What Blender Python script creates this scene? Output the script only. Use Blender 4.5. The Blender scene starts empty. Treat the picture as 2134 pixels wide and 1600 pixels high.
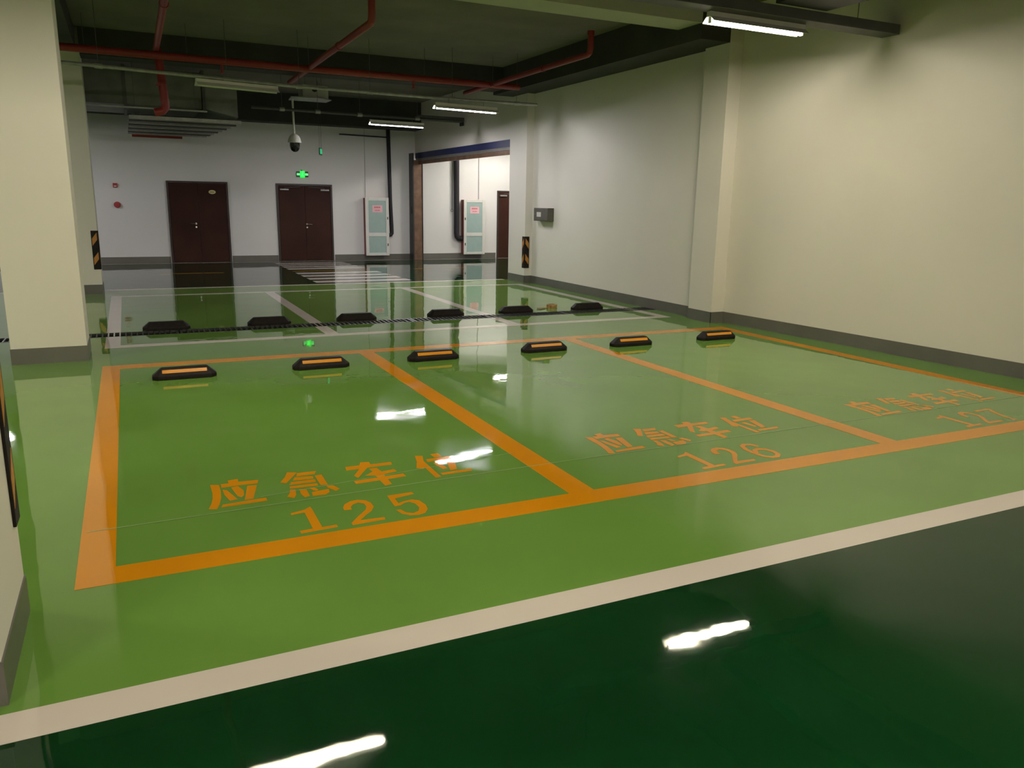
import bpy, bmesh, math, random
from mathutils import Vector, Matrix

C = bpy.context.scene.collection
SC = bpy.context.scene
random.seed(4)

# ------------------------------------------------------------------ camera
cam_data = bpy.data.cameras.new('camera')
cam = bpy.data.objects.new('camera', cam_data)
C.objects.link(cam)
cam_data.sensor_width = 36.0
cam_data.lens = 27.7795
cam_data.clip_start = 0.05
cam_data.clip_end = 200
_F = Vector((0.42372654, 0.87779458, -0.22345579))
_R = Vector((0.9021238, -0.43114211, 0.01700375))
_U = Vector((0.0814154, 0.20878973, 0.97456574))
_m = Matrix((( _R.x, _U.x, -_F.x, 0.0), (_R.y, _U.y, -_F.y, 0.0), (_R.z, _U.z, -_F.z, 1.62), (0, 0, 0, 1)))
cam.matrix_world = _m
SC.camera = cam

# ------------------------------------------------------------------ world, exposure
w = bpy.data.worlds.new('world')
SC.world = w
w.use_nodes = True
w.node_tree.nodes['Background'].inputs[0].default_value = (0.6, 0.7, 0.6, 1)
w.node_tree.nodes['Background'].inputs[1].default_value = 0.02
SC.view_settings.view_transform = 'Standard'
SC.view_settings.look = 'None'
SC.view_settings.exposure = 2.40
SC.view_settings.gamma = 1.0
SC.view_settings.use_curve_mapping = False
SC.cycles.max_bounces = 10
SC.cycles.diffuse_bounces = 6
SC.cycles.glossy_bounces = 5
SC.cycles.sample_clamp_indirect = 4.0
SC.cycles.use_denoising = True
SC.cycles.caustics_reflective = False

# lamp strengths (the fluorescent tubes light the whole place)
E_FRONT, E_BACK, E_SIDE, E_ADDED = 69.0, 80.0, 80.0, 150.0
E_PIER = 60.0
COL_FRONT = (1.0, 0.90, 0.72)
COL_BACK = (0.97, 0.93, 1.0)
COL_SIDE = (1.0, 0.94, 0.88)

# ------------------------------------------------------------------ materials
def _mat(name):
    m = bpy.data.materials.new(name); m.use_nodes = True
    nt = m.node_tree; b = nt.nodes['Principled BSDF']
    return m, nt, b

def mat(name, col, rough=0.6, metal=0.0, var=0.06, scale=6.0, bump=0.0, bscale=60.0, coat=0.0, spec=0.5):
    m, nt, b = _mat(name)
    tc = nt.nodes.new('ShaderNodeTexCoord')
    n = nt.nodes.new('ShaderNodeTexNoise'); n.inputs['Scale'].default_value = scale; n.inputs['Detail'].default_value = 4
    nt.links.new(tc.outputs['Object'], n.inputs['Vector'])
    r = nt.nodes.new('ShaderNodeValToRGB')
    r.color_ramp.elements[0].position = 0.3; r.color_ramp.elements[1].position = 0.7
    r.color_ramp.elements[0].color = (*[max(0, c * (1 - var)) for c in col], 1)
    r.color_ramp.elements[1].color = (*[min(1, c * (1 + var)) for c in col], 1)
    nt.links.new(n.outputs['Fac'], r.inputs['Fac']); nt.links.new(r.outputs['Color'], b.inputs['Base Color'])
    b.inputs['Roughness'].default_value = rough; b.inputs['Metallic'].default_value = metal
    b.inputs['Specular IOR Level'].default_value = spec
    b.inputs['Coat Weight'].default_value = coat; b.inputs['Coat Roughness'].default_value = 0.08
    if bump:
        n2 = nt.nodes.new('ShaderNodeTexNoise'); n2.inputs['Scale'].default_value = bscale; n2.inputs['Detail'].default_value = 3
        nt.links.new(tc.outputs['Object'], n2.inputs['Vector'])
        bp = nt.nodes.new('ShaderNodeBump'); bp.inputs['Strength'].default_value = bump; bp.inputs['Distance'].default_value = 0.01
        nt.links.new(n2.outputs['Fac'], bp.inputs['Height']); nt.links.new(bp.outputs['Normal'], b.inputs['Normal'])
    return m

def epoxy(name, col, var=0.05, rough=0.02, ior=1.5):
    """self-levelling floor coat: one continuous, slightly wavy gloss over every colour"""
    m, nt, b = _mat(name)
    geo = nt.nodes.new('ShaderNodeNewGeometry')
    n = nt.nodes.new('ShaderNodeTexNoise'); n.inputs['Scale'].default_value = 0.9; n.inputs['Detail'].default_value = 5
    nt.links.new(geo.outputs['Position'], n.inputs['Vector'])
    r = nt.nodes.new('ShaderNodeValToRGB')
    r.color_ramp.elements[0].position = 0.35; r.color_ramp.elements[1].position = 0.65
    r.color_ramp.elements[0].color = (*[c * (1 - var) for c in col], 1)
    r.color_ramp.elements[1].color = (*[min(1, c * (1 + var)) for c in col], 1)
    nt.links.new(n.outputs['Fac'], r.inputs['Fac']); nt.links.new(r.outputs['Color'], b.inputs['Base Color'])
    # gloss: clean, with faint scuffed clouds
    n3 = nt.nodes.new('ShaderNodeTexNoise'); n3.inputs['Scale'].default_value = 2.2; n3.inputs['Detail'].default_value = 6
    nt.links.new(geo.outputs['Position'], n3.inputs['Vector'])
    mr = nt.nodes.new('ShaderNodeMapRange')
    mr.inputs['From Min'].default_value = 0.45; mr.inputs['From Max'].default_value = 0.75
    mr.inputs['To Min'].default_value = rough; mr.inputs['To Max'].default_value = rough + 0.05
    nt.links.new(n3.outputs['Fac'], mr.inputs['Value']); nt.links.new(mr.outputs['Result'], b.inputs['Roughness'])
    b.inputs['IOR'].default_value = ior
    # waves
    w1 = nt.nodes.new('ShaderNodeTexNoise'); w1.inputs['Scale'].default_value = 1.6; w1.inputs['Detail'].default_value = 1.0
    w2 = nt.nodes.new('ShaderNodeTexNoise'); w2.inputs['Scale'].default_value = 4.5; w2.inputs['Detail'].default_value = 2.0
    nt.links.new(geo.outputs['Position'], w1.inputs['Vector']); nt.links.new(geo.outputs['Position'], w2.inputs['Vector'])
    b1 = nt.nodes.new('ShaderNodeBump'); b1.inputs['Strength'].default_value = 1.0; b1.inputs['Distance'].default_value = 0.0028
    b2 = nt.nodes.new('ShaderNodeBump'); b2.inputs['Strength'].default_value = 1.0; b2.inputs['Distance'].default_value = 0.0006
    nt.links.new(w1.outputs['Fac'], b1.inputs['Height']); nt.links.new(w2.outputs['Fac'], b2.inputs['Height'])
    nt.links.new(b1.outputs['Normal'], b2.inputs['Normal']); nt.links.new(b2.outputs['Normal'], b.inputs['Normal'])
    return m

def emit(name, col, s):
    m, nt, b = _mat(name)
    b.inputs['Base Color'].default_value = (*col, 1)
    b.inputs['Emission Color'].default_value = (*col, 1); b.inputs['Emission Strength'].default_value = s
    return m

M = dict(
    light_green=epoxy('light_green_epoxy', (0.138, 0.280, 0.050)),
    dark_green=epoxy('dark_green_epoxy', (0.003, 0.032, 0.008), var=0.12, ior=1.36),
    orange=epoxy('orange_epoxy_paint', (0.66, 0.262, 0.006)),
    white_line=epoxy('white_epoxy_paint', (0.66, 0.60, 0.53), var=0.03),
    yellow=epoxy('yellow_epoxy_paint', (0.50, 0.27, 0.02)),
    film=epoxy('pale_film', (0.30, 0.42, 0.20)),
    wall=mat('cream_wall_paint', (0.66, 0.63, 0.56), 0.75, var=0.015, scale=0.8, bump=0.05, bscale=30),
    white_wall=mat('white_wall_paint', (0.66, 0.65, 0.62), 0.75, var=0.015, scale=0.8, bump=0.05, bscale=30),
    dado=mat('grey_skirting_paint', (0.115, 0.11, 0.095), 0.35, var=0.08, scale=3),
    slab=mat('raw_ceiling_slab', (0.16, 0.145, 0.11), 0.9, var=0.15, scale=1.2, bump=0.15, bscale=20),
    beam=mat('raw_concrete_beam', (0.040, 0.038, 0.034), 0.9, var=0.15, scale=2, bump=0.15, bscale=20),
    beam_paint=mat('painted_concrete_beam', (0.42, 0.43, 0.34), 0.85, var=0.05, scale=2),
    red=mat('red_pipe_enamel', (0.25, 0.020, 0.014), 0.45, var=0.1),
    galv=mat('galvanised_steel', (0.34, 0.34, 0.32), 0.5, metal=0.4, var=0.18, scale=9),
    duct=mat('duct_sheet_metal', (0.15, 0.16, 0.14), 0.55, metal=0.3, var=0.2, scale=3),
    dark_metal=mat('dark_painted_metal', (0.022, 0.022, 0.022), 0.5, var=0.2),
    tray=mat('grey_painted_tray', (0.075, 0.072, 0.07), 0.55, var=0.12),
    lamp_body=mat('lamp_white_enamel', (0.55, 0.55, 0.48), 0.4, var=0.03),
    rubber=mat('black_rubber', (0.011, 0.008, 0.0065), 0.6, var=0.3, scale=20, bump=0.3, bscale=120, spec=0.15),
    reflector=mat('orange_reflective_tape', (0.62, 0.25, 0.012), 0.3, var=0.05, scale=80),
    amber=mat('amber_reflective_stripe', (0.42, 0.17, 0.02), 0.4, var=0.1, scale=30),
    door=mat('brown_door_laminate', (0.036, 0.012, 0.007), 0.6, var=0.2, scale=2, spec=0.15),
    door_frame=mat('dark_door_frame', (0.026, 0.014, 0.009), 0.5, var=0.2),
    chrome=mat('brushed_chrome', (0.65, 0.64, 0.62), 0.25, metal=1.0, var=0.05),
    cabinet=mat('ivory_cabinet_frame', (0.58, 0.58, 0.53), 0.45, var=0.03),
    cabinet_red=mat('red_cabinet_body', (0.22, 0.035, 0.03), 0.5, var=0.1),
    frost=mat('frosted_green_glass', (0.30, 0.40, 0.37), 0.25, var=0.04),
    notice=mat('pink_notice_paper', (0.72, 0.42, 0.44), 0.8, var=0.03),
    print_red=mat('red_print', (0.45, 0.08, 0.09), 0.8, var=0.05),
    steel_post=mat('rusty_guide_steel', (0.15, 0.085, 0.05), 0.5, metal=0.3, var=0.35, scale=5),
    blue=mat('blue_shutter_band', (0.008, 0.013, 0.075), 0.5, var=0.1),
    shutter=mat('grey_shutter_slat', (0.19, 0.18, 0.165), 0.5, metal=0.3, var=0.1),
    grey_box=mat('grey_box_paint', (0.085, 0.078, 0.062), 0.45, var=0.06),
    paper=mat('white_sticker', (0.55, 0.53, 0.48), 0.7, var=0.03),
    alarm=mat('alarm_red', (0.36, 0.02, 0.03), 0.4, var=0.08),
    black_pipe=mat('black_foam_pipe', (0.010, 0.008, 0.012), 0.7, var=0.2),
    glass_black=mat('smoked_dome', (0.008, 0.008, 0.008), 0.08, var=0.1),
    brass=mat('cream_brass_plaque', (0.62, 0.50, 0.24), 0.35, var=0.06, scale=40),
    grate=mat('cast_iron_grate', (0.045, 0.05, 0.042), 0.45, metal=0.4, var=0.3, scale=20),
    trench=mat('dark_trench', (0.006, 0.006, 0.006), 0.7, var=0.2),
    kraft=mat('brown_tape', (0.34, 0.20, 0.07), 0.35, var=0.25, scale=30),
    exit_dark=mat('exit_sign_case', (0.006, 0.035, 0.012), 0.4, var=0.1),
    tube_front=emit('tube_glow_warm', COL_FRONT, E_FRONT),
    tube_back=emit('tube_glow_cool', COL_BACK, E_BACK),
    tube_side=emit('tube_glow_side', COL_SIDE, E_SIDE),
    rod=mat('dull_threaded_rod', (0.10, 0.10, 0.09), 0.7),
    tube_pier=emit('tube_glow_pier', COL_BACK, E_PIER),
    tube_added=emit('tube_glow_added', COL_FRONT, E_ADDED),  # glow of the added, unseen lamps only
    tube_off=mat('unlit_tube', (0.62, 0.62, 0.55), 0.3, var=0.02),
    exit_green=emit('exit_green_glow', (0.004, 0.85, 0.05), 0.27),
    exit_pale=emit('exit_pale_glow', (0.12, 1.0, 0.22), 0.24),
    exit_dim=emit('exit_dim_glow', (0.02, 0.30, 0.12), 0.16),
)

# ------------------------------------------------------------------ mesh helpers
class MB:
    def __init__(s): s.bm = bmesh.new(); s.mi = 0
    def _faces(s, vs, fs):
        bv = [s.bm.verts.new(v) for v in vs]
        for f in fs:
            try:
                fc = s.bm.faces.new([bv[i] for i in f]); fc.material_index = s.mi
            except ValueError: pass
        return s
    def box(s, x0, x1, y0, y1, z0, z1):
        return s._faces([(x0,y0,z0),(x1,y0,z0),(x1,y1,z0),(x0,y1,z0),(x0,y0,z1),(x1,y0,z1),(x1,y1,z1),(x0,y1,z1)],
            [(3,2,1,0),(4,5,6,7),(0,1,5,4),(1,2,6,5),(2,3,7,6),(3,0,4,7)])
    def prism(s, pts, z0, z1):
        """vertical prism over a plan outline (any winding)"""
        a = sum(pts[i][0]*pts[(i+1)%len(pts)][1]-pts[(i+1)%len(pts)][0]*pts[i][1] for i in range(len(pts)))
        if a < 0: pts = pts[::-1]
        n = len(pts)
        vs = [(x,y,z0) for x,y in pts] + [(x,y,z1) for x,y in pts]
        fs = [tuple(range(n-1,-1,-1)), tuple(range(n,2*n))] + [(i,(i+1)%n,(i+1)%n+n,i+n) for i in range(n)]
        return s._faces(vs, fs)
    def loft(s, rings, cap=True):
        n = len(rings[0]); vs = [p for r in rings for p in r]; fs = []
        for k in range(len(rings)-1):
            for i in range(n):
                j = (i+1) % n
                fs.append((k*n+i, k*n+j, (k+1)*n+j, (k+1)*n+i))
        if cap: fs += [tuple(range(n-1,-1,-1)), tuple(range((len(rings)-1)*n, len(rings)*n))]
        return s._faces(vs, fs)
    def tube(s, pts, r, seg=12, cap=True):
        pts = [Vector(p) for p in pts]; rings = []
        ref = None
        for i, p in enumerate(pts):
            d = (pts[min(i+1,len(pts)-1)] - pts[max(i-1,0)]).normalized()
            if ref is None:
                ref = Vector((0,0,1)) if abs(d.z) < 0.9 else Vector((1,0,0))
            a = (ref - d*ref.dot(d)).normalized(); b = d.cross(a); ref = a
            rr = r[i] if isinstance(r,(list,tuple)) else r
            rings.append([tuple(p + rr*(math.cos(2*math.pi*k/seg)*a + math.sin(2*math.pi*k/seg)*b)) for k in range(seg)])
        return s.loft(rings, cap)
    def lathe(s, prof, cx, cy, seg=24):
        rings = [[(cx+r*math.cos(2*math.pi*k/seg), cy+r*math.sin(2*math.pi*k/seg), z) for k in range(seg)] for r, z in prof]
        return s.loft(rings)
    def disc(s, c, n, r, t, seg=20, sx=1.0):
        c = Vector(c); n = Vector(n).normalized()
        a = n.cross(Vector((0,0,1))).normalized() if abs(n.z) < .9 else Vector((1,0,0)); b = n.cross(a)
        ring = lambda o, q: [tuple(c+n*o+q*r*(math.cos(2*math.pi*k/seg)*a*sx+math.sin(2*math.pi*k/seg)*b)) for k in range(seg)]
        return s.loft([ring(0,1), ring(t*.7,1), ring(t,.93)])
    def build(s, name, mats, parent=None, bevel=0.0, smooth=False, loc=None):
        bmesh.ops.recalc_face_normals(s.bm, faces=s.bm.faces)
        me = bpy.data.meshes.new(name); s.bm.to_mesh(me); s.bm.free()
        for m in (mats if isinstance(mats,(list,tuple)) else [mats]): me.materials.append(m)
        o = bpy.data.objects.new(name, me); C.objects.link(o)
        if loc: o.location = loc
        if parent: o.parent = parent
        if smooth:
            for p in me.polygons: p.use_smooth = True
            md = o.modifiers.new('edges','EDGE_SPLIT'); md.split_angle = math.radians(35)
        if bevel:
            md = o.modifiers.new('bevel','BEVEL'); md.width = bevel; md.segments = 2; md.limit_method = 'ANGLE'
        return o

def tag(o, label=None, cat=None, group=None, kind=None):
    if label: o['label'] = label
    if cat: o['category'] = cat
    if group: o['group'] = group
    if kind: o['kind'] = kind
    return o

def thing(name, label, cat, loc=(0,0,0), rz=0.0, group=None):
    o = bpy.data.objects.new(name, None); C.objects.link(o)
    o.empty_display_size = 0.1
    o.location = loc; o.rotation_euler = (0,0,rz)
    return tag(o, label, cat, group)

def struct(name, mb, m, label=None, cat=None, **k):
    o = mb.build(name, m, **k)
    return tag(o, label, cat, kind='structure')

def dup(root, loc, rz=0.0, label=None, group=None):
    r = root.copy(); C.objects.link(r); r.location = loc; r.rotation_euler = (0,0,rz)
    if label: r['label'] = label
    if group: r['group'] = group
    for ch in list(root.children):
        c = ch.copy(); C.objects.link(c); c.parent = r
        for g in list(ch.children):
            d = g.copy(); C.objects.link(d); d.parent = c
    return r

# ================================================================== SETTING
XL, XR, YF, YB, ZC = -9.0, 12.6, -6.0, 21.85, 4.2
G0, G1 = 10.31, 10.63                       # drain trench across the floor

fl = MB()
def patch(x0,x1,y0,y1,mi):
    fl.mi = mi; fl._faces([(x0,y0,0),(x1,y0,0),(x1,y1,0),(x0,y1,0)], [(0,1,2,3)])
patch(XL,XR,YF,2.61,1); patch(XL,XR,2.61,G0,0); patch(XL,XR,G1,15.6,0); patch(XL,XR,15.6,YB,1)
fl.mi = 2
fl._faces([(XL,G0,0),(XR,G0,0),(XR,G0,-.2),(XL,G0,-.2)],[(0,1,2,3)])
fl._faces([(XL,G1,0),(XL,G1,-.2),(XR,G1,-.2),(XR,G1,0)],[(0,1,2,3)])
fl._faces([(XL,G0,-.2),(XR,G0,-.2),(XR,G1,-.2),(XL,G1,-.2)],[(0,1,2,3)])
me_floor = struct('floor', fl, [M['light_green'], M['dark_green'], M['trench']], 'glossy green epoxy floor, dark green in the driveways')
struct('ceiling', MB().box(XL,XR,YF,YB,ZC,ZC+.2), M['slab'])

# back wall runs on past the shutter opening into the next room
struct('wall_back', MB().box(XL,XR,YB,YB+.2,0,ZC), M['white_wall'])
struct('wall_left', MB().box(XL-.2,XL,YF,YB,0,ZC), M['wall'])
struct('wall_front', MB().box(XL,9.2,YF-.2,YF,0,ZC), M['wall'])
# right wall: near stretch, column, far stretch, pier, then the wall over the shutter opening
near = MB(); near.prism([(7.60,8.84),(8.71,YF),(9.0,YF),(9.0,8.84)], 0, ZC); near.box(7.38,9.0,8.84,9.35,0,ZC)
near.box(7.5,7.8,9.35,14.72,0,ZC); near.box(7.34,7.75,14.72,15.50,0,ZC)
struct('wall_right', near, M['wall'])
struct('wall_over_opening', MB().box(7.42,7.72,15.50,YB,2.92,ZC), M['wall'], 'pale wall above the roller shutter opening')
struct('wall_side_room', MB().box(7.75,XR,15.30,15.50,0,ZC).box(XR,XR+.2,15.42,YB,0,ZC), M['white_wall'])
# pillars on the left
struct('pillar_near', MB().box(-1.13,-.478,2.75,3.41,0,ZC), M['wall'])
struct('pillar_middle', MB().box(-1.11,-.455,8.87,9.45,0,ZC), M['wall'])
struct('pillar_far', MB().box(-1.11,-.45,15.07,15.7,0,ZC), M['wall'])

# grey skirting paint, a thin rendered band
T = .006; DH = .155
def dado(name, segs):
    mb = MB()
    for (x0,y0,x1,y1,nx,ny) in segs:
        mb.prism([(x0,y0),(x1,y1),(x1+nx*T,y1+ny*T),(x0+nx*T,y0+ny*T)], 0, DH)
    return struct(name, mb, M['dado'])
dado('baseboard_back', [(XL,YB,.94,YB,0,-1),(2.42,YB,3.58,YB,0,-1),(5.09,YB,7.3,YB,0,-1),(7.6,YB,9.92,YB,0,-1),(11.5,YB,XR,YB,0,-1)])
dado('baseboard_right', [(7.60,8.84,8.71,YF,-1,-.07),(7.38-T,8.84,7.60,8.84,0,-1),(7.38,8.84-T,7.38,9.35,-1,0),(7.5,9.35,7.5,14.72,-1,0),
                         (7.34-T,14.72,7.5,14.72,0,-1),(7.34,14.72-T,7.34,15.50,-1,0)])
for nm,(x0,x1,y0,y1) in dict(near=(-1.13,-.478,2.75,3.41), middle=(-1.11,-.455,8.87,9.45), far=(-1.11,-.45,15.07,15.7)).items():
    dado('baseboard_pillar_'+nm, [(x0,y0,x1,y0,0,-1),(x1,y0-T,x1,y1+T,1,0),(x0,y1,x1,y1,0,1),(x0,y0-T,x0,y1+T,-1,0)])

# beams under the slab
struct('beam_front', MB().box(-.9,6.9,8.84,9.35,3.92,ZC), M['beam_paint'])
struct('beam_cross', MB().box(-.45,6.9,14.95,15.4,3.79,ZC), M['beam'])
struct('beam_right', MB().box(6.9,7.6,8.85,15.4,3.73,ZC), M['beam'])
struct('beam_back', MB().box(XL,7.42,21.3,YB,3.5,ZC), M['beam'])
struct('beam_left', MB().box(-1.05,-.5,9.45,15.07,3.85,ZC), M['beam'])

# ------------------------------------------------------------------ doors in the back wall
def door_leafset(n, x0, x1, ztop, handle_x, handle_dir, mask_x1=None, double=True):
    d = MB(); y = YB
    fw = .045
    d.box(x0,x0+fw,y-.05,y,0,ztop).box(x1-fw,x1,y-.05,y,0,ztop).box(x0+fw,x1-fw,y-.05,y,ztop-fw,ztop)
    root = struct('door_%d' % n, d, M['door_frame'])
    gaps = [x0+fw+.003, (x0+x1)/2, x1-fw-.003] if double else [x0+fw+.003, x1-fw-.003]
    for a, b in zip(gaps, gaps[1:]):
        lf = MB().box(a+.002,b-.002,y-.035,y-.002,.008,ztop-fw-.004).build('door_leaf', M['door'], root, bevel=.002)
    h = MB().disc((handle_x,y-.035,.97),(0,-1,0),.026,.01)
    h.tube([(handle_x,y-.04,.97),(handle_x,y-.085,.97),(handle_x+handle_dir*.02,y-.092,.97),(handle_x+handle_dir*.13,y-.092,.965)], .009, 8)
    h.build('door_handle', M['chrome'], root, smooth=True)
    MB().disc((handle_x,y-.035,.885),(0,-1,0),.024,.012).build('keyhole_plate', M['chrome'], root)
    return root
d1 = door_leafset(1, .96, 2.40, 2.01, 1.59, -1)
d2 = door_leafset(2, 3.60, 5.06, 2.01, 4.36, 1)
d3 = door_leafset(3, 9.95, 11.4, 1.96, 10.6, 1)
def closer(root, x, s, z=1.9):
    c = MB().box(x-.11,x+.11,YB-.085,YB-.037,z-.018,z+.018).build('door_closer', M['galv'], root)
    MB().tube([(x+s*.02,YB-.06,z+.018),(x+s*.02,YB-.06,z+.05),(x+s*.2,YB-.15,z+.055),(x+s*.42,YB-.045,z+.07)], .007, 6).build('closer_arm', M['rod'], c)
closer(d2, 3.80, 1, 1.86); closer(d2, 4.86, -1, 1.86); closer(d3, 10.13, 1, 1.82)

pl = MB().disc((2.02,YB-.035,1.755),(0,-1,0),.05,.006,28,sx=1.7)
pq = tag(pl.build('door_plaque', M['brass'], None, smooth=True), 'oval cream plaque on the left brown double door', 'plaque')
pk = MB()
for i in range(3): pk.box(1.975+i*.033,1.995+i*.033,YB-.0428,YB-.0415,1.746,1.764)
pk.build('plaque_lettering', M['dark_metal'], pq)

# ================================================================== FLOOR MARKINGS (thin paint)
PT = .0012
def paint(name, rects, m, label, cat='floor marking', group=None, polys=()):
    mb = MB()
    for x0,x1,y0,y1 in rects: mb.box(x0,x1,y0,y1,.0002,PT)
    for p in polys: mb.prism(list(p), .0002 if name != 'film_edge' else .0021, PT if name != 'film_edge' else .0025)
    return tag(mb.build(name, m), label, cat, group)

A0,A1 = -.323,-.168; B0,B1 = 2.166,2.330; D0,D1 = 4.700,4.865; H0,H1 = 7.150,7.310
F0,F1 = 3.530,3.705; K0,K1 = 8.315,8.500
paint('bay_outline', [(A0,H1,F0,F1),(A0,H1,K0,K1),(A0,A1,F1,K0),(B0,B1,F1,K0),(D0,D1,F1,K0),(H0,H1,F1,K0)], M['orange'],
      'orange painted outline of the three front emergency parking bays')
N0,N1 = 9.525,9.680; Q0,Q1 = 14.47,14.62
r = [(A0,7.21,N0,N1),(A0,7.21,Q0,Q1)]
for a,b in ((A0,A1),(2.11,2.27),(4.60,4.76),(7.05,7.21)):
    r += [(a,b,N1,G0),(a,b,G1,Q0)]
paint('bay_outline', r, M['white_line'], 'white painted outline of the rear parking bays beyond the wheel stops')
paint('edge_line', [(XL,8.1,2.529,2.692)], M['white_line'], 'wide white line edging the dark green driveway in front')
paint('edge_line', [(XL,7.28,15.53,15.68)], M['white_line'], 'white line between rear bays and the far dark green lane')
paint('edge_line', [(XL,7.2,21.60,21.70),(7.2,XR,21.60,21.70)], M['white_line'], 'thin white line at the foot of the back wall')
def cwx(y):  # slightly skewed crossing
    t = (y-15.74)/5.3
    return 3.32+.05*t, 5.32-.19*t
for i, y in enumerate((16.12,16.77,17.42,18.07,19.30,19.90,20.50,21.05)):
    a,b = cwx(y-.2); c,d = cwx(y+.2)
    nm = ['nearest stripe','second stripe','third stripe','stripe just before the yellow dash','stripe just beyond the yellow dash','third stripe from the back wall','second stripe from the back wall','farthest stripe, by the door'][i]
    paint('crosswalk_stripe', [], M['white_line'], 'white zebra crossing stripe, '+nm, 'crosswalk stripe', 'zebra crossing stripes', polys=[((a,y-.19),(b,y-.19),(d,y+.19),(c,y+.19))])
for x0,x1,l in ((.57,1.86,'left of the zebra crossing'),(3.36,5.14,'across the zebra crossing'),(6.29,6.72,'just before the shutter opening, left of the brown post'),(7.15,7.75,'in the roller shutter opening')):
    paint('lane_dash', [(x0,x1,18.62,18.74)], M['yellow'], 'yellow lane centre dash '+l, 'lane dash', 'yellow dashes down the far lane')

GLYPHS = {
    'ying': [[(0.313, 4.64), (0.36, 4.62), (0.359, 4.513), (0.349, 4.396), (0.331, 4.299), (0.313, 4.24), (0.272, 4.257), (0.292, 4.327), (0.307, 4.414), (0.313, 4.495)], [(0.37, 4.629), (0.414, 4.626), (0.413, 4.677), (0.471, 4.686), (0.468, 4.634), (0.58, 4.622), (0.567, 4.566), (0.459, 4.574), (0.419, 4.569), (0.368, 4.569)], [(0.37, 4.531), (0.393, 4.511), (0.43, 4.349), (0.389, 4.338), (0.371, 4.446)], [(0.419, 4.55), (0.457, 4.56), (0.478, 4.475), (0.471, 4.404), (0.454, 4.369), (0.437, 4.394), (0.427, 4.471)], [(0.507, 4.545), (0.56, 4.536), (0.51, 4.321), (0.465, 4.323)], [(0.347, 4.292), (0.576, 4.311), (0.577, 4.264), (0.336, 4.257)]],
    'ji': [[(0.757, 4.691), (0.812, 4.668), (0.768, 4.588), (0.719, 4.501), (0.689, 4.527), (0.729, 4.605)], [(0.81, 4.654), (0.924, 4.65), (0.905, 4.6), (0.795, 4.598)], [(0.782, 4.583), (0.886, 4.563), (0.881, 4.52), (0.761, 4.53)], [(0.749, 4.509), (0.886, 4.501), (0.883, 4.459), (0.729, 4.464)], [(0.728, 4.439), (0.884, 4.432), (0.882, 4.393), (0.722, 4.403)], [(0.898, 4.568), (0.94, 4.572), (0.936, 4.384), (0.896, 4.394)], [(0.719, 4.386), (0.749, 4.373), (0.737, 4.291), (0.719, 4.245), (0.685, 4.277), (0.708, 4.328)], [(0.768, 4.371), (0.806, 4.355), (0.804, 4.244), (0.774, 4.233), (0.764, 4.286)], [(0.824, 4.373), (0.853, 4.367), (0.868, 4.329), (0.861, 4.306), (0.84, 4.322)], [(0.826, 4.296), (0.924, 4.311), (0.919, 4.263), (0.89, 4.232), (0.818, 4.238)], [(0.922, 4.37), (0.96, 4.36), (0.984, 4.292), (0.955, 4.267), (0.925, 4.336)]],
    'che': [[(1.104, 4.653), (1.192, 4.651), (1.215, 4.705), (1.267, 4.693), (1.261, 4.644), (1.394, 4.64), (1.387, 4.591), (1.228, 4.592), (1.128, 4.43), (1.115, 4.477), (1.178, 4.587), (1.095, 4.587)], [(1.177, 4.454), (1.239, 4.506), (1.232, 4.567), (1.279, 4.562), (1.289, 4.485), (1.373, 4.501), (1.375, 4.456), (1.297, 4.437), (1.275, 4.418)], [(1.088, 4.383), (1.398, 4.4), (1.4, 4.349), (1.09, 4.334)], [(1.234, 4.46), (1.286, 4.455), (1.281, 4.254), (1.238, 4.241), (1.235, 4.345)]],
    'wei': [[(1.574, 4.7), (1.62, 4.681), (1.591, 4.576), (1.592, 4.26), (1.556, 4.258), (1.558, 4.463), (1.54, 4.438), (1.505, 4.464), (1.546, 4.576)], [(1.677, 4.693), (1.728, 4.695), (1.731, 4.622), (1.681, 4.623)], [(1.616, 4.603), (1.804, 4.61), (1.798, 4.565), (1.609, 4.553)], [(1.632, 4.513), (1.673, 4.514), (1.684, 4.392), (1.651, 4.38)], [(1.731, 4.545), (1.783, 4.533), (1.732, 4.354), (1.684, 4.348)], [(1.611, 4.319), (1.814, 4.329), (1.806, 4.289), (1.61, 4.286)]],
    'one': [[(0.658, 4.027), (0.733, 4.049), (0.771, 4.083), (0.774, 4.054), (0.771, 3.782), (0.845, 3.785), (0.845, 3.755), (0.659, 3.743), (0.657, 3.777), (0.724, 3.782), (0.728, 4.013), (0.657, 4.003)]],
    'two': [[(0.93, 3.998), (0.95, 4.043), (0.989, 4.075), (1.034, 4.081), (1.07, 4.055), (1.087, 4.012), (1.087, 3.951), (1.059, 3.897), (1.016, 3.851), (0.969, 3.793), (1.097, 3.785), (1.093, 3.753), (0.919, 3.747), (0.919, 3.774), (0.971, 3.845), (1.033, 3.921), (1.051, 3.967), (1.049, 4.015), (1.023, 4.04), (0.991, 4.026), (0.971, 3.994), (0.967, 3.956), (0.928, 3.963)]],
    'five': [[(1.2, 4.077), (1.345, 4.079), (1.348, 4.048), (1.227, 4.023), (1.224, 3.944), (1.256, 3.961), (1.309, 3.97), (1.343, 3.938), (1.354, 3.864), (1.343, 3.802), (1.313, 3.756), (1.271, 3.744), (1.228, 3.757), (1.197, 3.792), (1.182, 3.857), (1.207, 3.853), (1.223, 3.8), (1.254, 3.777), (1.29, 3.798), (1.31, 3.843), (1.307, 3.905), (1.285, 3.942), (1.259, 3.939), (1.226, 3.912), (1.192, 3.911)]],
}

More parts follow.
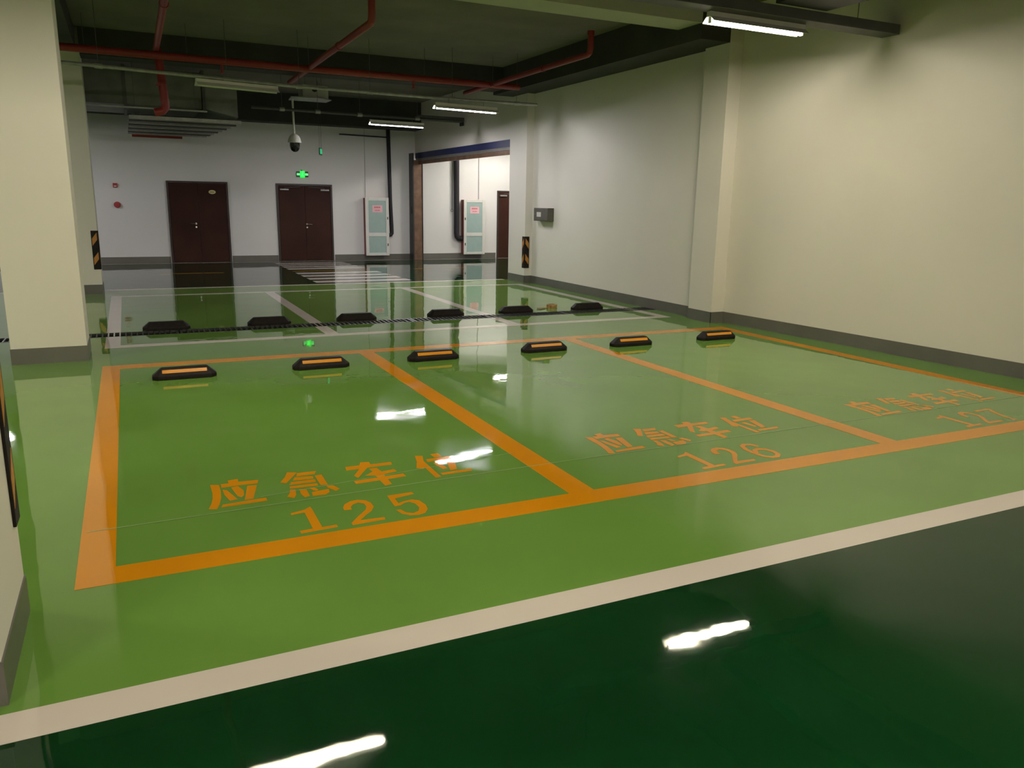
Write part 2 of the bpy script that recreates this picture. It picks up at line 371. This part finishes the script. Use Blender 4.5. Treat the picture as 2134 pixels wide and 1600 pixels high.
def strokes(pts, wd):
    """flat brush stroke along a centre line -> outline polygons, one per segment"""
    out = []
    for p, q in zip(pts, pts[1:]):
        d = Vector((q[0]-p[0], q[1]-p[1])); L = d.length; d /= L; n = Vector((-d.y, d.x))*wd/2
        e = d*wd*.25
        out.append([(p[0]-e.x+n.x,p[1]-e.y+n.y),(p[0]-e.x-n.x,p[1]-e.y-n.y),(q[0]+e.x-n.x,q[1]+e.y-n.y),(q[0]+e.x+n.x,q[1]+e.y+n.y)])
    return out
GLYPHS['six'] = strokes([(1.320,4.000),(1.302,4.045),(1.262,4.062),(1.222,4.035),(1.196,3.97),(1.190,3.89),(1.203,3.81),(1.240,3.767),(1.285,3.765),(1.325,3.80),(1.338,3.86),(1.322,3.915),(1.280,3.943),(1.235,3.925),(1.207,3.88)], .034)
GLYPHS['seven'] = strokes([(1.185,4.052),(1.350,4.052),(1.29,3.96),(1.245,3.86),(1.235,3.755)], .036)
def lettering(dx, last, label):
    t = thing('bay_lettering', label, 'floor lettering', (.83+dx, 4.2, 0), group='stencilled bay letterings')
    for k in ('ying','ji','che','wei','one','two',last):
        mb = MB()
        for q, p in enumerate(GLYPHS[k]): mb.prism([(x-.83, y-4.2) for x,y in p], .0002, PT+.00006*q)
        mb.build('character' if k in ('ying','ji','che','wei') else 'digit', M['orange'], t)
    return t
lettering(0, 'five', 'orange stencilled emergency bay characters with number 125, left bay')
lettering(2.508, 'six', 'orange stencilled emergency bay characters with number 126, middle bay')
lettering(5.05, 'seven', 'orange stencilled emergency bay characters with number 127, right bay')
# pale film edge across the front of the bays
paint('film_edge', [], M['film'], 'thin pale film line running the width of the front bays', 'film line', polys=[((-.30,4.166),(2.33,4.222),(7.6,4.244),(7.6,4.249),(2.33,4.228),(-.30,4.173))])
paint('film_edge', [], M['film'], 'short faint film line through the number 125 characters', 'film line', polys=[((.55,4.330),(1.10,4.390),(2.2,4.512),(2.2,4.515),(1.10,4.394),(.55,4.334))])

# ================================================================== WHEEL STOPS
def wheel_stop(name, label, group):
    t = thing(name, label, 'wheel stop', group=group)
    L, c, D = .275, .045, .17
    ring = lambda l, y0, y1, z, cc: [(-l,y0+cc,z),(-l+cc,y0,z),(l-cc,y0,z),(l,y0+cc,z),(l,y1-cc,z),(l-cc,y1,z),(-l+cc,y1,z),(-l,y1-cc,z)]
    mb = MB().loft([ring(L,0,D,0,c), ring(L,0,D,.035,c), ring(L-.075,.045,D-.045,.10,.012)])
    mb.build('rubber_body', M['rubber'], t, bevel=.006)
    # reflector set in the sloping front: from (y .008,z .047) to (y .035,z .086)
    f = MB(); n = Vector((0,-.065,.045)).normalized()
    a = Vector((0,.0177,.0606)); b = Vector((0,.0360,.0870))
    f.loft([[( -.19,*(a+n*o).yz),(.19,*(a+n*o).yz),(.19,*(b+n*o).yz),(-.19,*(b+n*o).yz)] for o in (-.001,.003)])
    f.build('reflector_strip', M['reflector'], t)
    return t
ws = wheel_stop('wheel_stop', '', 'wheel stops in the front bays')
fl_lab = ['left end of bay 125, leftmost of the front row','right half of bay 125, left of the first orange divider','left half of bay 126, by the first orange divider',
          'right half of bay 126, with a bright lamp glint','left half of bay 127, right of the second orange divider','right end of bay 127, nearest the right wall']
for i, x in enumerate((.372,1.624,2.798,4.133,5.281,6.551)):
    lab = 'wheel stop with orange reflector, '+fl_lab[i]
    if i == 0: o = ws; o.location = (x,7.63,0); o['label'] = lab
    else: o = dup(ws, (x,7.63+(.03 if i==3 else 0),0), 0, lab)
rl = ['leftmost of the rear row','just left of the first white divider','just right of the first white divider','just left of the second white divider','just right of the second white divider','nearest the right wall, rightmost of the rear row']
for i, x in enumerate((.349,1.598,2.766,4.082,5.216,6.465)):
    dup(ws, (x,10.80,0), math.pi, 'plain black wheel stop by the drain, '+rl[i], 'wheel stops in the rear bays')

# ================================================================== DRAIN GRATE
xs = [-9.0,-7.0,-5.5,-4.0,-2.5,-1.02,.48,2.00,3.49,4.64,5.9,7.47]
grid_i = 0
for a, b in zip(xs, xs[1:]):
    g = MB()
    g.box(a+.01,b-.01,G0+.004,G0+.026,-.03,.002).box(a+.01,b-.01,G1-.026,G1-.004,-.03,.002)
    g.box(a+.01,a+.035,G0+.026,G1-.026,-.03,.002).box(b-.035,b-.01,G0+.026,G1-.026,-.03,.002)
    n = max(1, round((b-a-.07)/.062)); st = (b-a-.07)/n
    for k in range(1, n):
        x = a+.035+k*st
        g.box(x-.007,x+.007,G0+.026,G1-.026,-.03,.001)
    if b < -1.3: lab = 'dark grate section left of the middle pillar, ' + ['at the left wall','second from the left wall','third from the left wall','nearest the pillar'][min(grid_i,3)]
    else:
        lab = 'dark drain grate section ' + ['crossing behind the middle pillar','from the pillar to the leftmost rear wheel stop','beside the two leftmost rear wheel stops','crossed by the first white divider','in the middle, left of the second white divider','at the second white divider','at the right end by the wall'][grid_i-4]
    grid_i += 1
    gs = tag(g.build('drain_grate', M['grate']), lab, 'drain grate', 'trench drain grate sections')
    if a < -.17 < b or a < 2.2 < b or a < 4.68 < b or a < 7.13 < b:
        wp = MB()
        for (l0,l1) in ((A0,A1),(2.11,2.27),(4.60,4.76),(7.05,7.21)):
            for k in range(1, n):
                x = a+.035+k*st
                if l0 < x < l1: wp.box(x-.007,x+.007,G0+.026,G1-.026,.001,.002)
        if len(wp.bm.verts): wp.build('painted_bars', M['white_line'], gs)

# brown tape and scrap on the floor by the drain
t = thing('tape_roll', 'small crumpled roll of brown tape on the floor before the right rear wheel stop', 'litter', (6.02,11.06,0), .4)
tr = MB(); n = 22
for (r0, r1, z) in ((.055,.085,.052),):
    ring = lambda q, zz: [(q*math.cos(2*math.pi*k/n)*(1+.08*math.sin(3*k)), q*math.sin(2*math.pi*k/n), zz) for k in range(n)]
    tr.loft([ring(r0,0), ring(r1,0), ring(r1,z), ring(r0,z*1.05), ring(r0,0)], cap=False)
tr.build('roll', M['kraft'], t, smooth=True)
sc = MB(); rows = []
for j in range(5):
    rows.append([(-.12-.035*i, -.03+.02*j+.008*math.sin(i*2.1+j), .004+.014*abs(math.sin(i*1.7+j*1.3))) for i in range(7)])
vs = [p for rr in rows for p in rr]; fs = [(j*7+i, j*7+i+1, (j+1)*7+i+1, (j+1)*7+i) for j in range(4) for i in range(6)]
sc._faces(vs, fs)
so = sc.build('loose_strip', M['kraft'], t); md = so.modifiers.new('thick','SOLIDIFY'); md.thickness = .001

# ================================================================== CORNER GUARDS
def guard(loc, xdir, ydir, label, xleg=.1, yleg=.1):
    """L-shaped rubber guard on a corner; legs run from the corner in xdir / ydir along the two faces"""
    t = thing('corner_guard', label, 'corner guard', loc, group='black and yellow corner guards')
    th, H = .012, .64
    mb = MB()
    # leg on the y-facing face (runs in x), leg on the x-facing face (runs in y); both stand proud by th
    sx, sy = xdir, ydir
    mb.prism([(-sx*th,-sy*th),(sx*xleg,-sy*th),(sx*xleg,0),(0,0),(0,sy*yleg),(-sx*th,sy*yleg)], 0, H)
    mb.build('rubber_strip', M['rubber'], t, bevel=.003)
    for k in (0,1):
        z = .07+k*.32
        e = .0015
        q = [(sx*.088,z),(sx*.012,z+.10),(sx*.012,z+.22),(sx*.088,z+.12)]
        MB().loft([[(x,-sy*th,zz) for x,zz in q],[(x,-sy*(th+e),zz) for x,zz in q]]).build('amber_stripe', M['amber'], t)
        q = [(sy*.088,z),(sy*.012,z+.10),(sy*.012,z+.22),(sy*.088,z+.12)]
        MB().loft([[(-sx*th,y,zz) for y,zz in q],[(-sx*(th+e),y,zz) for y,zz in q]]).build('amber_stripe', M['amber'], t)
    return t
guard((-.478,3.41,.395), -1, -1, 'black and amber corner guard on the nearest left pillar')
guard((-.478,2.75,.395), -1, 1, 'black corner guard cut off by the left photo edge, near corner of the nearest pillar')
guard((-.45,15.07,.41), -1, 1, 'black and amber corner guard on the far left pillar')
guard((7.34,14.72,.31), 1, 1, 'black and amber corner guard on the right pier by the shutter')

# ================================================================== CEILING SERVICES
def rods(t, pts, z0, z1=ZC):
    for x,y in pts:
        MB().tube([(x,y,z0),(x,y,z1)], .004, 6).build('hanger_rod', M['rod'], t)
    return t
def clampbands(t, pts, axis, r):
    for p in pts:
        p = Vector(p); d = Vector((.02,0,0)) if axis == 'x' else Vector((0,.02,0))
        MB().tube([p-d, p+d], r, 14).build('pipe_clamp', M['red'], t, smooth=True)

# main sprinkler pipe across the ceiling
t = thing('sprinkler_pipe', 'long red sprinkler main running left to right under the ceiling', 'pipe', (0,13.8,3.7))
o = MB().tube([(-5,13.82,3.70),(-.6,13.80,3.70),(2.5,13.88,3.70),(6.75,13.90,3.70)], .056, 14).build('main_run', M['red'], t, smooth=True); o.location = (0,-13.8,-3.7)
for x in (1.55,4.70):
    MB().tube([(x,.08,0),(x,.08,-.16),(x,.08,-.161),(x,.08,-.175)], [.02,.02,.03,.03], 10).build('sprinkler_head', M['red'], t)
for x in (-.35,1.05,2.9,4.9,6.2): MB().tube([(x,.07,0),(x,.07,.5)], .004, 6).build('hanger_rod', M['rod'], t)

def branch(x, y0, y1, z, r, label, riser=None, drop=None):
    t = thing('branch_pipe', label, 'pipe', (x, y0, z), group='red branch pipes')
    pts = [(0,0,0),(.02,(y1-y0)*.5,0),(.06,y1-y0,0)]
    if riser: pts = [(0,0,riser),(0,0,.07),(0,.02,.02),(0,.07,0)] + pts[1:]
    if drop:  pts += [(.07,y1-y0+.05,-.02)]
    MB().tube(pts, r, 14).build('pipe_run', M['red'], t, smooth=True)
    if riser: MB().tube([(0,0,riser*.9),(0,0,riser*.9+.06)], r*1.25, 14).build('pipe_cap', M['red'], t, smooth=True)
    clampbands(t, [(.01,(y1-y0)*.3,0),(.04,(y1-y0)*.7,0)], 'y', r*1.22)
    return t
branch(.56, 3.0, 14.0, 3.80, .045, 'red branch pipe nearest the left pillars, dropping past the duct')
branch(2.88, 10.04, 15.8, 3.72, .045, 'red branch pipe in the middle with a riser out of frame', riser=.40)
branch(6.14, 10.35, 15.2, 3.70, .042, 'red branch pipe on the right with a capped short riser', riser=.27)
t = thing('drop_pipe', 'thick red vertical drop pipe in front of the grey duct', 'pipe', (.66,14.13,2.95))
MB().tube([(-.02,-.2,.83),(0,0,.80),(0,0,.72),(.04,.0,.10),(.04,0,.03),(.0,0,-.02),(-.12,0,-.05)], .062, 14).build('pipe_run', M['red'], t, smooth=True)
MB().tube([(0,0,.40),(0.01,0,.36)], .078, 14).build('coupling', M['red'], t, smooth=True)

# air duct at the left rear
t = thing('air_duct', 'grey sheet metal air duct hanging at the left rear', 'duct', (0,17.1,3.2))
MB().box(-2.2,1.43,-.9,.9,0,.62).build('duct_body', M['duct'], t, bevel=.01)
for x in (-1.2,.16,1.46): MB().box(x-.025,x+.025,-.94,.94,-.04,.66).build('flange', M['tray'], t)
MB().loft([[(1.49,-.9,0),(1.49,.9,0),(1.49,.9,.62),(1.49,-.9,.62)],[(2.05,-.85,-.12),(2.05,.6,-.12),(2.05,.6,.60),(2.05,-.85,.60)]]).build('duct_elbow', M['duct'], t)
for x in (-1.9,-1.0,.3,1.3): MB().tube([(x,-.97,-.02),(x,-.97,1.0)], .004, 6).build('hanger_rod', M['rod'], t)
MB().box(-2.2,1.5,-.99,-.93,-.065,-.042).build('support_rail', M['galv'], t)
# conduit rack under the duct
t = thing('conduit_rack', 'rack of parallel grey conduits under the duct', 'conduit rack', (.2,16.6,3.0))
for i, y in enumerate((0,.5,1.0,1.5,2.0,2.5,3.0,3.5,4.0)):
    MB().box(0,1.95-.035*i,y,y+.20,0,.06).build('tray_rail', M['galv' if i%2==0 else 'tray'], t)
for x in (.05,1.75): MB().box(x,x+.04,-.03,4.2,.06,.09).build('cross_rail', M['dark_metal'], t)
MB().tube([(.08,4.3,.0),(1.15,4.3,.0)], .05, 12).build('red_pipe', M['red'], t, smooth=True)
for x in (.2,1.7): MB().tube([(x,.6,.06),(x,.6,.16)], .004, 6).build('hanger_rod', M['rod'], t)

# trunking that carries the lamp rows
def trunk(name, pts, r, label, bands, m='galv'):
    t = thing(name, label, 'trunking', pts[0])
    o0 = Vector(pts[0])
    MB().tube([tuple(Vector(p)-o0) for p in pts], r, 8).build('rail', M[m], t)
    mb = MB(); a, b = Vector(pts[0]), Vector(pts[-1])
    for s in bands:
        L = (b-a); i = s*(len(pts)-1); k = min(int(i), len(pts)-2); q = Vector(pts[k]).lerp(Vector(pts[k+1]), i-k) - o0
        d = (Vector(pts[k+1])-Vector(pts[k])).normalized()*.05
        MB().tube([q-d,q+d], r*1.35, 8).build('joint_sleeve', M['galv'], t)
        MB().tube([tuple(q),(q.x,q.y,ZC-o0.z)], .004, 6).build('hanger_rod', M['rod'], t)
    return t
trunk('lamp_trunking', [(-3.0,12.6,3.36),(-.4,12.88,3.36),(2.46,13.45,3.36),(4.88,13.55,3.36),(6.9,13.45,3.36)], .026, 'long pale trunking rail over the unlit lamp, left to right', (.13,.27,.42,.52,.64,.8,.95))
trunk('lamp_trunking', [(2.4,17.0,3.37),(3.2,17.05,3.37),(4.7,17.2,3.37),(6.9,17.25,3.37)], .03, 'dark trunking rail over the farther middle lamp', (.25,.45,.65,.85), 'tray')
t = thing('cable_tray', 'short grey cable tray end beyond the right far lamp', 'cable tray', (6.3,18.2,3.46))
MB().box(0,1.11,0,.22,0,.1).build('tray_body', M['tray'], t, bevel=.004)
MB().box(1.07,1.11,.02,.2,-.08,0).build('tray_bracket', M['dark_metal'], t)

# big tray in front with the bright lamp
t = thing('cable_tray', 'dark cable tray behind the bright lamp at top right, reaching the wall', 'cable tray', (3.6,6.50,3.47))
MB().box(0,4.13,0,.23,0,.1).build('tray_body', M['tray'], t, bevel=.004)
for x in (.6,2.2,3.6): MB().tube([(x,.11,.1),(x,.11,ZC-3.47)], .004, 6).build('hanger_rod', M['rod'], t)
t = thing('cable_tray', 'wide dark cable tray running towards the viewer above the bright lamp', 'cable tray', (5.95,-5.5,3.58))
MB().box(0,.68,0,12.0,0,.12).build('tray_body', M['dark_metal'], t, bevel=.004)
tag(MB().tube([(4.95,-5.5,3.66),(4.95,6.95,3.66)], .028, 8).build('conduit', M['dark_metal']), 'thin dark conduit left of the bright lamp, running towards the viewer', 'conduit')

# ------------------------------------------------------------------ lamps
def lamp(name, label, tube_m, group, up=.12):
    t = thing(name, label, 'lamp', group=group)
    L = .62
    MB().box(-L,L,-.03,.03,.035,.085).build('lamp_body', M['lamp_body'], t, bevel=.004)
    for sg in (-1,1):
        MB().loft([[(x,sg*.03,.036) for x in (-L,L)] + [(x,sg*.085,-.014) for x in (L,-L)],
                [(x,sg*.03,.040) for x in (-L,L)] + [(x,sg*.087,-.010) for x in (L,-L)]]).build('reflector', M['lamp_body'], t)
    MB().tube([(-L+.03,0,0),(L-.03,0,0)], .019, 10).build('tube', tube_m, t, smooth=True)
    for sg in (-1,1):
        MB().box(sg*(L-.03)-(.012 if sg<0 else 0), sg*(L-.03)+(.012 if sg>0 else 0), -.022,.022,-.022,.036).build('tube_holder', M['lamp_body'], t)
        MB().tube([(sg*.35,0,.085),(sg*.35,0,up)], .004, 6).build('suspension_rod', M['rod'], t)
    return t
lf = lamp('batten_lamp', 'brightest lit tube lamp at top right, under the dark tray', M['tube_front'], 'lit tube lamps', up=.09)
lf.location = (5.90,6.68,3.385)
lg = lamp('batten_lamp', '', M['tube_added'], 'lit tube lamps', up=.85)
lg.location = (-4.6,6.4,3.35); lg['label'] = 'added unseen tube lamp over the aisle left of the pillars'  # added out of sight to light the left pillars
ld = lamp('batten_lamp', '', M['tube_front'], 'lit tube lamps', up=.85)
ld.location = (1.18,6.38,3.35); ld['label'] = 'lit tube lamp out of view over the left bay, seen mirrored at the bottom'
#, 0, 'lit tube lamp out of view over the left bay, seen mirrored at the bottom')
for x in (-3.9,1.2,5.1): dup(lg, (x,-1.2,3.35), 0, 'added unseen tube lamp over the driveway behind the viewer', 'added lamps behind the viewer')  # unseen lamps added to brighten the near pillars and front floor
lb = lamp('batten_lamp', 'lit tube lamp nearest the shutter pier, right of the far pair', M['tube_pier'], 'lit tube lamps', up=.17)
lb.location = (5.54,13.51,3.19); lb.rotation_euler = (0,0,.12)
lb = lamp('batten_lamp', 'lit tube lamp left of the far pair, above the black pipe', M['tube_back'], 'lit tube lamps', up=.14)
lb.location = (5.44,17.18,3.20); lb.rotation_euler = (0,0,.08)
lh = lamp('batten_lamp', 'lit tube lamp hidden behind the left pillars', M['tube_back'], 'lit tube lamps', up=1.04)
lh.location = (-3.0,18.0,3.15)
dup(lh, (-4.6,13.0,3.15), 0, 'added tube lamp in the left aisle, hidden behind the middle pillar')  # extra unseen lamp, added for light on the left side
ls = lamp('batten_lamp', 'lit tube lamp inside the room beyond the shutter', M['tube_side'], 'lit tube lamps', up=.9)
ls.location = (9.75,20.1,3.3); dup(ls, (9.75,17.4,3.3), 0, 'nearer lit tube lamp inside the room beyond the shutter')
lo = lamp('batten_lamp', 'unlit pale tube lamp hanging under the trunking at left', M['tube_off'], None, up=.09)
lo.location = (1.70,13.29,3.245); lo.rotation_euler = (0,0,.20)

# ------------------------------------------------------------------ dome camera on its drop pole, and the box it hangs from
t = thing('equipment_box', 'pale metal box on a plate above the dome camera', 'equipment box', (3.35,17.9,3.68))
MB().prism([(-.05,-.25),(.48,-.42),(.82,-.15),(.80,.3),(.0,.3)], 0, .02).build('plate', M['galv'], t)
MB().box(.2,.74,-.22,.24,.02,.28).build('box_body', M['lamp_body'], t, bevel=.01)
MB().disc((.45,-.22,.2),(0,-1,0),.06,.01).build('vent', M['dark_metal'], t)
for x in (.3,.64): MB().tube([(x,0,.28),(x,0,ZC-3.68)], .004, 6).build('hanger_rod', M['rod'], t)
t = thing('dome_camera', 'white dome security camera on a thin pole from the ceiling', 'security camera', (3.385,17.9,2.60))
MB().tube([(0,0,.34),(-.01,0,1.08)], .022, 10).build('pole', M['lamp_body'], t, smooth=True)
MB().lathe([(.03,.37),(.055,.36),(.095,.33),(.125,.27),(.142,.20),(.138,.19),(.10,.19)],0,0,28).build('camera_housing', M['lamp_body'], t, smooth=True)
MB().lathe([(.105,.20),(.105,.12),(.095,.07),(.07,.025),(.03,.003),(.005,0)],0,0,28).build('camera_dome', M['glass_black'], t, smooth=True)

# small hanging exit sign seen nearly edge-on
t = thing('hanging_sign', 'small green hanging sign seen edge-on right of the dome camera', 'sign', (4.17,19.0,2.62), math.radians(68))
MB().box(-.15,.15,-.012,.012,0,.15).build('sign_case', M['exit_dark'], t)
MB().box(-.13,.13,-.016,-.012,.02,.13).box(-.13,.13,.012,.016,.02,.13).build('sign_face', M['exit_dim'], t)
for x in (-.11,.11): MB().tube([(x,0,.15),(x,0,ZC-2.62)], .004, 6).build('suspension_wire', M['dark_metal'], t)

# exit sign over the second door
t = thing('exit_sign', 'glowing green exit sign above the right-hand brown double door', 'exit sign', (4.29,YB,2.165))
MB().box(-.155,.155,-.04,0,.02,.165).build('sign_case', M['exit_dark'], t, bevel=.01)
MB().box(-.062,.062,-.05,-.04,.005,.175).build('centre_panel', M['exit_green'], t)
a = MB()
for s in (-1,1):
    a.loft([[(s*.07,yy,.115),(s*.145,yy,.115),(s*.145,yy,.065),(s*.07,yy,.065)] for yy in (-.041,-.045)])
a.build('arrow_panel', M['exit_pale'], t)
r = MB()   # running figure pictogram
def bar(p, q, wd, y=-.0505):
    d = Vector((q[0]-p[0], q[1]-p[1])).normalized(); n = Vector((-d.y,d.x))*wd/2
    c = [(p[0]+n.x,p[1]+n.y),(p[0]-n.x,p[1]-n.y),(q[0]-n.x,q[1]-n.y),(q[0]+n.x,q[1]+n.y)]
    r.loft([[(x,y,z) for x,z in c],[(x,y-.001,z) for x,z in c]])
r.disc((.008,-.0505,.142),(0,-1,0),.011,.001,14)
bar((.004,.125),(-.006,.078),.018); bar((0,.12),(-.03,.103),.009); bar((.004,.12),(.034,.108),.009)
bar((-.006,.08),(.022,.058),.012); bar((.022,.058),(.012,.026),.010); bar((-.008,.08),(-.022,.05),.012); bar((-.022,.05),(-.044,.046),.010)
r.build('running_figure', M['exit_pale'], t)
MB().box(-.03,.0,-.03,0,.175,.2).build('mounting_clip', M['dark_metal'], t)

# ------------------------------------------------------------------ fire alarm pieces on the back wall
t = thing('alarm_call_point', 'small square red fire alarm button on the back wall, upper one', 'fire alarm', (-.17,YB,1.87))
MB().box(-.05,.05,-.045,0,-.05,.05).build('alarm_case', M['alarm'], t, bevel=.006)
MB().box(-.028,.028,-.048,-.045,-.035,-.008).build('press_plate', M['paper'], t)
t = thing('alarm_bell', 'round red alarm sounder on the back wall below the button', 'fire alarm', (-.16,YB,1.41))
MB().disc((0,0,0),(0,-1,0),.075,.05,24).build('alarm_base', M['alarm'], t, smooth=True)
MB().disc((0,-.05,0),(0,-1,0),.05,.05,24).build('alarm_horn', M['alarm'], t, smooth=True)

# ------------------------------------------------------------------ hydrant cabinets
def cabinet(loc, hs, label):
    t = thing('hydrant_cabinet', label, 'fire cabinet', loc, group='hydrant cabinets')
    W, H, D = .66, 1.56, .24
    MB().box(-W/2+.01,W/2-.01,-D+.03,0,.01,H-.01).build('cabinet_body', M['cabinet_red'], t)
    d = MB(); y0, y1 = -D-.0, -D+.03; fwx = .085
    d.box(-W/2,-W/2+fwx,y0,y1,0,H).box(W/2-fwx,W/2,y0,y1,0,H).box(-W/2+fwx,W/2-fwx,y0,y1,H-.08,H).box(-W/2+fwx,W/2-fwx,y0,y1,0,.07).box(-W/2+fwx,W/2-fwx,y0,y1,.52,.62)
    dr = d.build('door_frame', M['cabinet'], t, bevel=.004)
    MB().box(-W/2+fwx,W/2-fwx,y0+.012,y1-.004,.62,H-.08).build('glass_panel', M['frost'], dr)
    MB().box(-W/2+fwx,W/2-fwx,y0+.012,y1-.004,.07,.52).build('glass_panel', M['frost'], dr)
    for z in (.98,.26):
        MB().box(hs*(W/2-.04)-.012,hs*(W/2-.04)+.012,y0-.02,y0,z,z+.07).build('latch', M['grey_box'], dr)
    n = MB().box(-.13,.15,y0+.009,y0+.012,1.17,1.36).build('notice', M['notice'], dr)
    p = MB()
    for i in range(6): p.box(-.08+.03*i,-.06+.03*i,y0+.007,y0+.009,1.285,1.325)
    for i in range(5): p.box(-.06+.03*i,-.045+.03*i,y0+.007,y0+.009,1.21,1.24)
    p.build('notice_print', M['print_red'], dr)
    return t
cabinet((6.235,YB,.13), 1, 'ivory hydrant cabinet with green glass left of the brown post')
cabinet((9.13,YB,.13), -1, 'ivory hydrant cabinet with green glass inside the shutter opening')
tag(MB().tube([(5.98,YB-.012,1.70),(5.98,YB-.012,3.5)], .006, 6).build('wall_conduit', M['galv']), 'thin wall conduit rising from the left hydrant cabinet', 'conduit')
tag(MB().tube([(9.35,YB-.012,1.70),(9.35,YB-.012,4.0)], .006, 6).build('wall_conduit', M['dark_metal']), 'thin wall conduit rising from the hydrant cabinet in the side room', 'conduit')
bp = lambda pts, r, lab: tag(MB().tube(pts, r, 14).build('riser_pipe', M['black_pipe'], smooth=True), lab, 'pipe', 'black insulated riser pipes')
bp([(6.63,YB-.08,3.5),(6.66,YB-.08,1.6),(6.69,YB-.08,.80),(6.69,YB-.08,.73),(6.66,YB-.08,.69),(6.58,YB-.08,.67),(6.5,YB-.08,.67)], .052, 'black insulated riser pipe beside the left hydrant cabinet')
bp([(8.63,YB-.09,4.1),(8.63,YB-.09,.72),(8.64,YB-.09,.64),(8.69,YB-.09,.59),(8.78,YB-.09,.58),(8.84,YB-.09,.58)], .075, 'thick black insulated riser pipe inside the shutter opening')
t = thing('pull_chain', 'thin dark loop hanging left of the thick black riser', 'chain', (8.50,YB-.05,1.38))
MB().tube([(0,0,.03),(0,0,2.7)], .008, 6).build('cord', M['dark_metal'], t)
MB().tube([(.035*math.sin(a),0,-.005+.035*math.cos(a)) for a in [2*math.pi*k/14 for k in range(15)]], .006, 6).build('ring', M['dark_metal'], t)
tag(MB().tube([(5.3,YB-.03,3.32),(6.7,YB-.03,3.30)], .018, 8).build('wall_conduit', M['dark_metal']), 'short dark horizontal conduit high on the back wall by the black riser', 'conduit')

# grey distribution box on the right wall
t = thing('switch_box', 'small grey switch box with a white sticker on the right wall', 'switch box', (7.5,14.1,1.28))
MB().box(-.13,0,-.30,.30,0,.25).build('box_body', M['grey_box'], t, bevel=.004)
MB().box(-.137,-.13,-.285,.285,.012,.238).build('box_door', M['grey_box'], t, bevel=.002)
MB().box(-.1385,-.137,-.02,.16,.08,.17).build('sticker', M['paper'], t)
MB().disc((-.137,.225,.125),(-1,0,0),.018,.01,14).build('lock', M['chrome'], t)

# ------------------------------------------------------------------ roller shutter in the opening
t = thing('roller_shutter', 'raised roller shutter with blue band, brown steel guide at left', 'roller shutter', (7.45,18.7,0))
y0, y1 = 15.52-18.7, 21.75-18.7
MB().box(-.06,.0,y0,y1,2.77,2.915).build('blue_band', M['blue'], t)
s = MB()
for k in range(2): s.box(-.045,-.015,y0,y1,2.705+.043*k,2.745+.043*k)
s.build('shutter_slats', M['shutter'], t)
MB().box(-.05,.0,y0,y1,2.61,2.70).build('bottom_rail', M['steel_post'], t, bevel=.004)
g = MB().box(-.20,.05,2.80,3.06,0,2.72); g.build('guide_post', M['steel_post'], t, bevel=.004)
g = MB().box(-.235,-.20,2.76,3.08,0,2.90).box(.05,.065,2.78,3.06,0,2.72); g.build('guide_rail', M['dark_metal'], t)
MB().box(-.02,.03,-3.18,-3.14,0,2.76).build('guide_rail', M['shutter'], t)
MB().box(-.26,-.235,2.85,2.97,1.28,1.46).build('control_button', M['dark_metal'], t)
